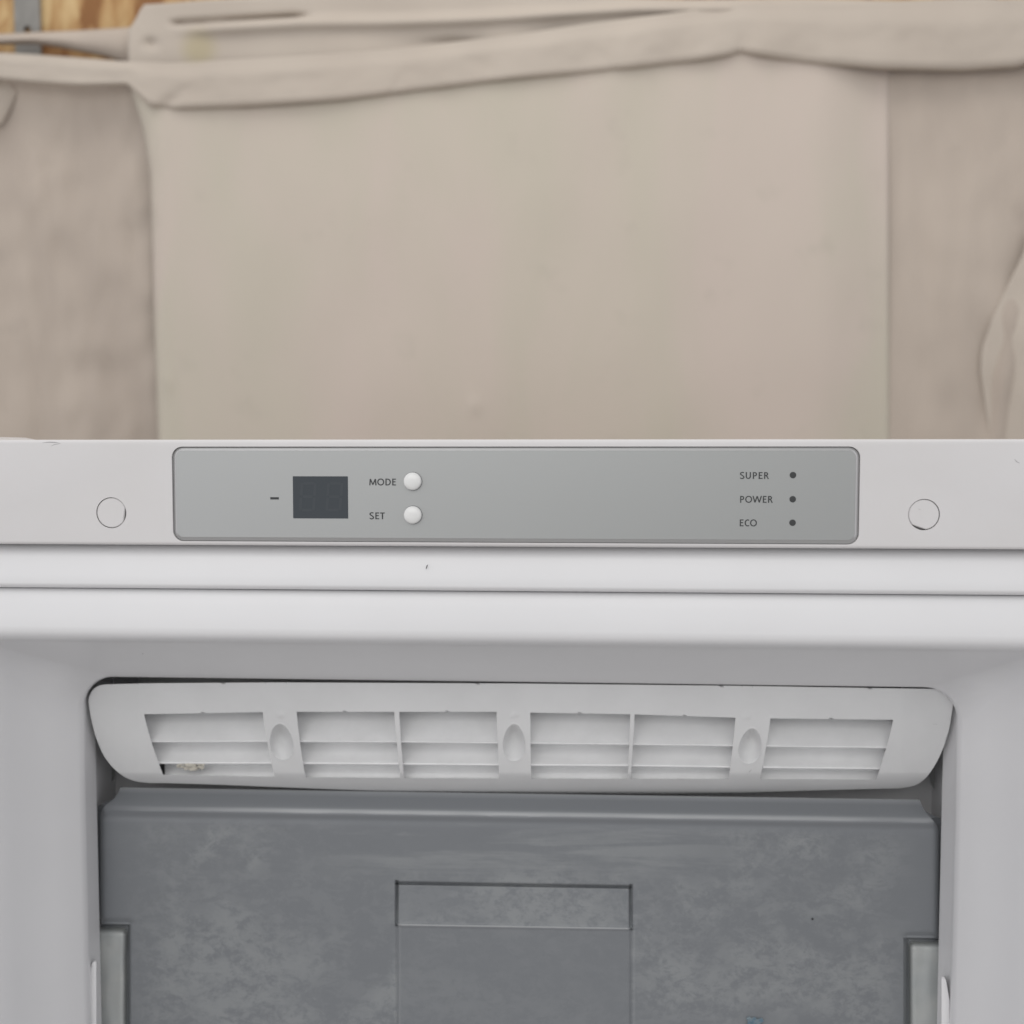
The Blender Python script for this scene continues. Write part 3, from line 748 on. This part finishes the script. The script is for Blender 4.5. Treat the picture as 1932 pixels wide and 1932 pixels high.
# light frosted strips in the side notches
for (a, b) in ((180.5, 236.5), (1717.5, 1777)):
    bm = bmesh.new(); rows = []
    for j in range(40):
        v = lerp(VN+8.5, 1990, (j/39)**1.3); r = []
        for i in range(17):
            u = lerp(a, b, i/16)
            inner = (u-a) if a > 900 else (b-u)
            e = .0030*(1-min(1, inner/7))**2 + .0030*(1-min(1, (v-VN-8.5)/9))**2 + .0007*nz(u*.05, v*.02, 1, 71) + .0010*sm(30, 60, v-VN)*sm(40, 15, inner) 
            r.append(D(u, v, YD+.0015+e))
        rows.append(r)
    grid(bm, rows); rimr = [[p for p in rows[0]], [p+Vector((0, .008, 0)) for p in rows[0]]]; grid(bm, rimr)
    e_i = 0 if a > 900 else -1
    grid(bm, [[r[e_i] for r in rows], [r[e_i]+Vector((0, .008, 0)) for r in rows]])
    so = build('side_strip', bm, M_strip, smooth=60); put(so, drawer)
# drawer body behind (sides, floor)
bm = bmesh.new()
zt, zb = -.235, -.42
xa, xb = X(196, YD, 1600)+.004, X(1770, YD, 1600)-.004
box(bm, xa, xb, .15, .41, zb, zb+.003); box(bm, xa, xa+.003, .15, .41, zb+.0035, zt-.01); box(bm, xb-.003, xb, .15, .41, zb+.0035, zt-.01); box(bm, xa+.0035, xb-.0035, .405, .408, zb+.0035, zt-.01)
put(build('basket', bm, M_drawer, smooth=0), drawer)
# small specks on the drawer front
def blob(name, pts, Yo, m, depth=.0006):
    bm = bmesh.new(); loft(bm, [[P(x, y, Yo) for x, y in pts], [P(x, y, Yo-depth*.6) for x, y in pts], [P(lerp(pts[0][0], x, .8), lerp(pts[0][1], y, .8), Yo-depth) for x, y in pts]], False, True)
    return build(name, bm, m)
put(blob('dark_speck', [(1533+2.2*math.cos(a*.9), 1734+2.2*math.sin(a*.9)) for a in range(7)], YD-.0002, M_print), drawer)
M_blue = mat('pale_blue_paper', (.20, .33, .43), .6, var=.5, vscale=400, col2=(.45, .52, .55))
sp = [(1409, 1944), (1411, 1926), (1408, 1921), (1414, 1918), (1418, 1921), (1424, 1919), (1428, 1923), (1438, 1921), (1441, 1927), (1434, 1931), (1437, 1940), (1428, 1950), (1415, 1952)]
bm = bmesh.new(); c0 = P(1424, 1934, YD-.0012)
f0 = [P(x, y, YD-.0004-.0010*abs(math.sin(k*1.7))) for k, (x, y) in enumerate(sp)]; v0 = [bm.verts.new(p) for p in f0]; vc = bm.verts.new(c0)
for k in range(len(v0)): bm.faces.new((v0[k], v0[(k+1) % len(v0)], vc))
bmesh.ops.solidify(bm, geom=bm.faces[:], thickness=.0004)
tag(build('paper_scrap', bm, M_blue, smooth=0), 'torn pale blue scrap stuck low on the grey drawer front', 'scrap')
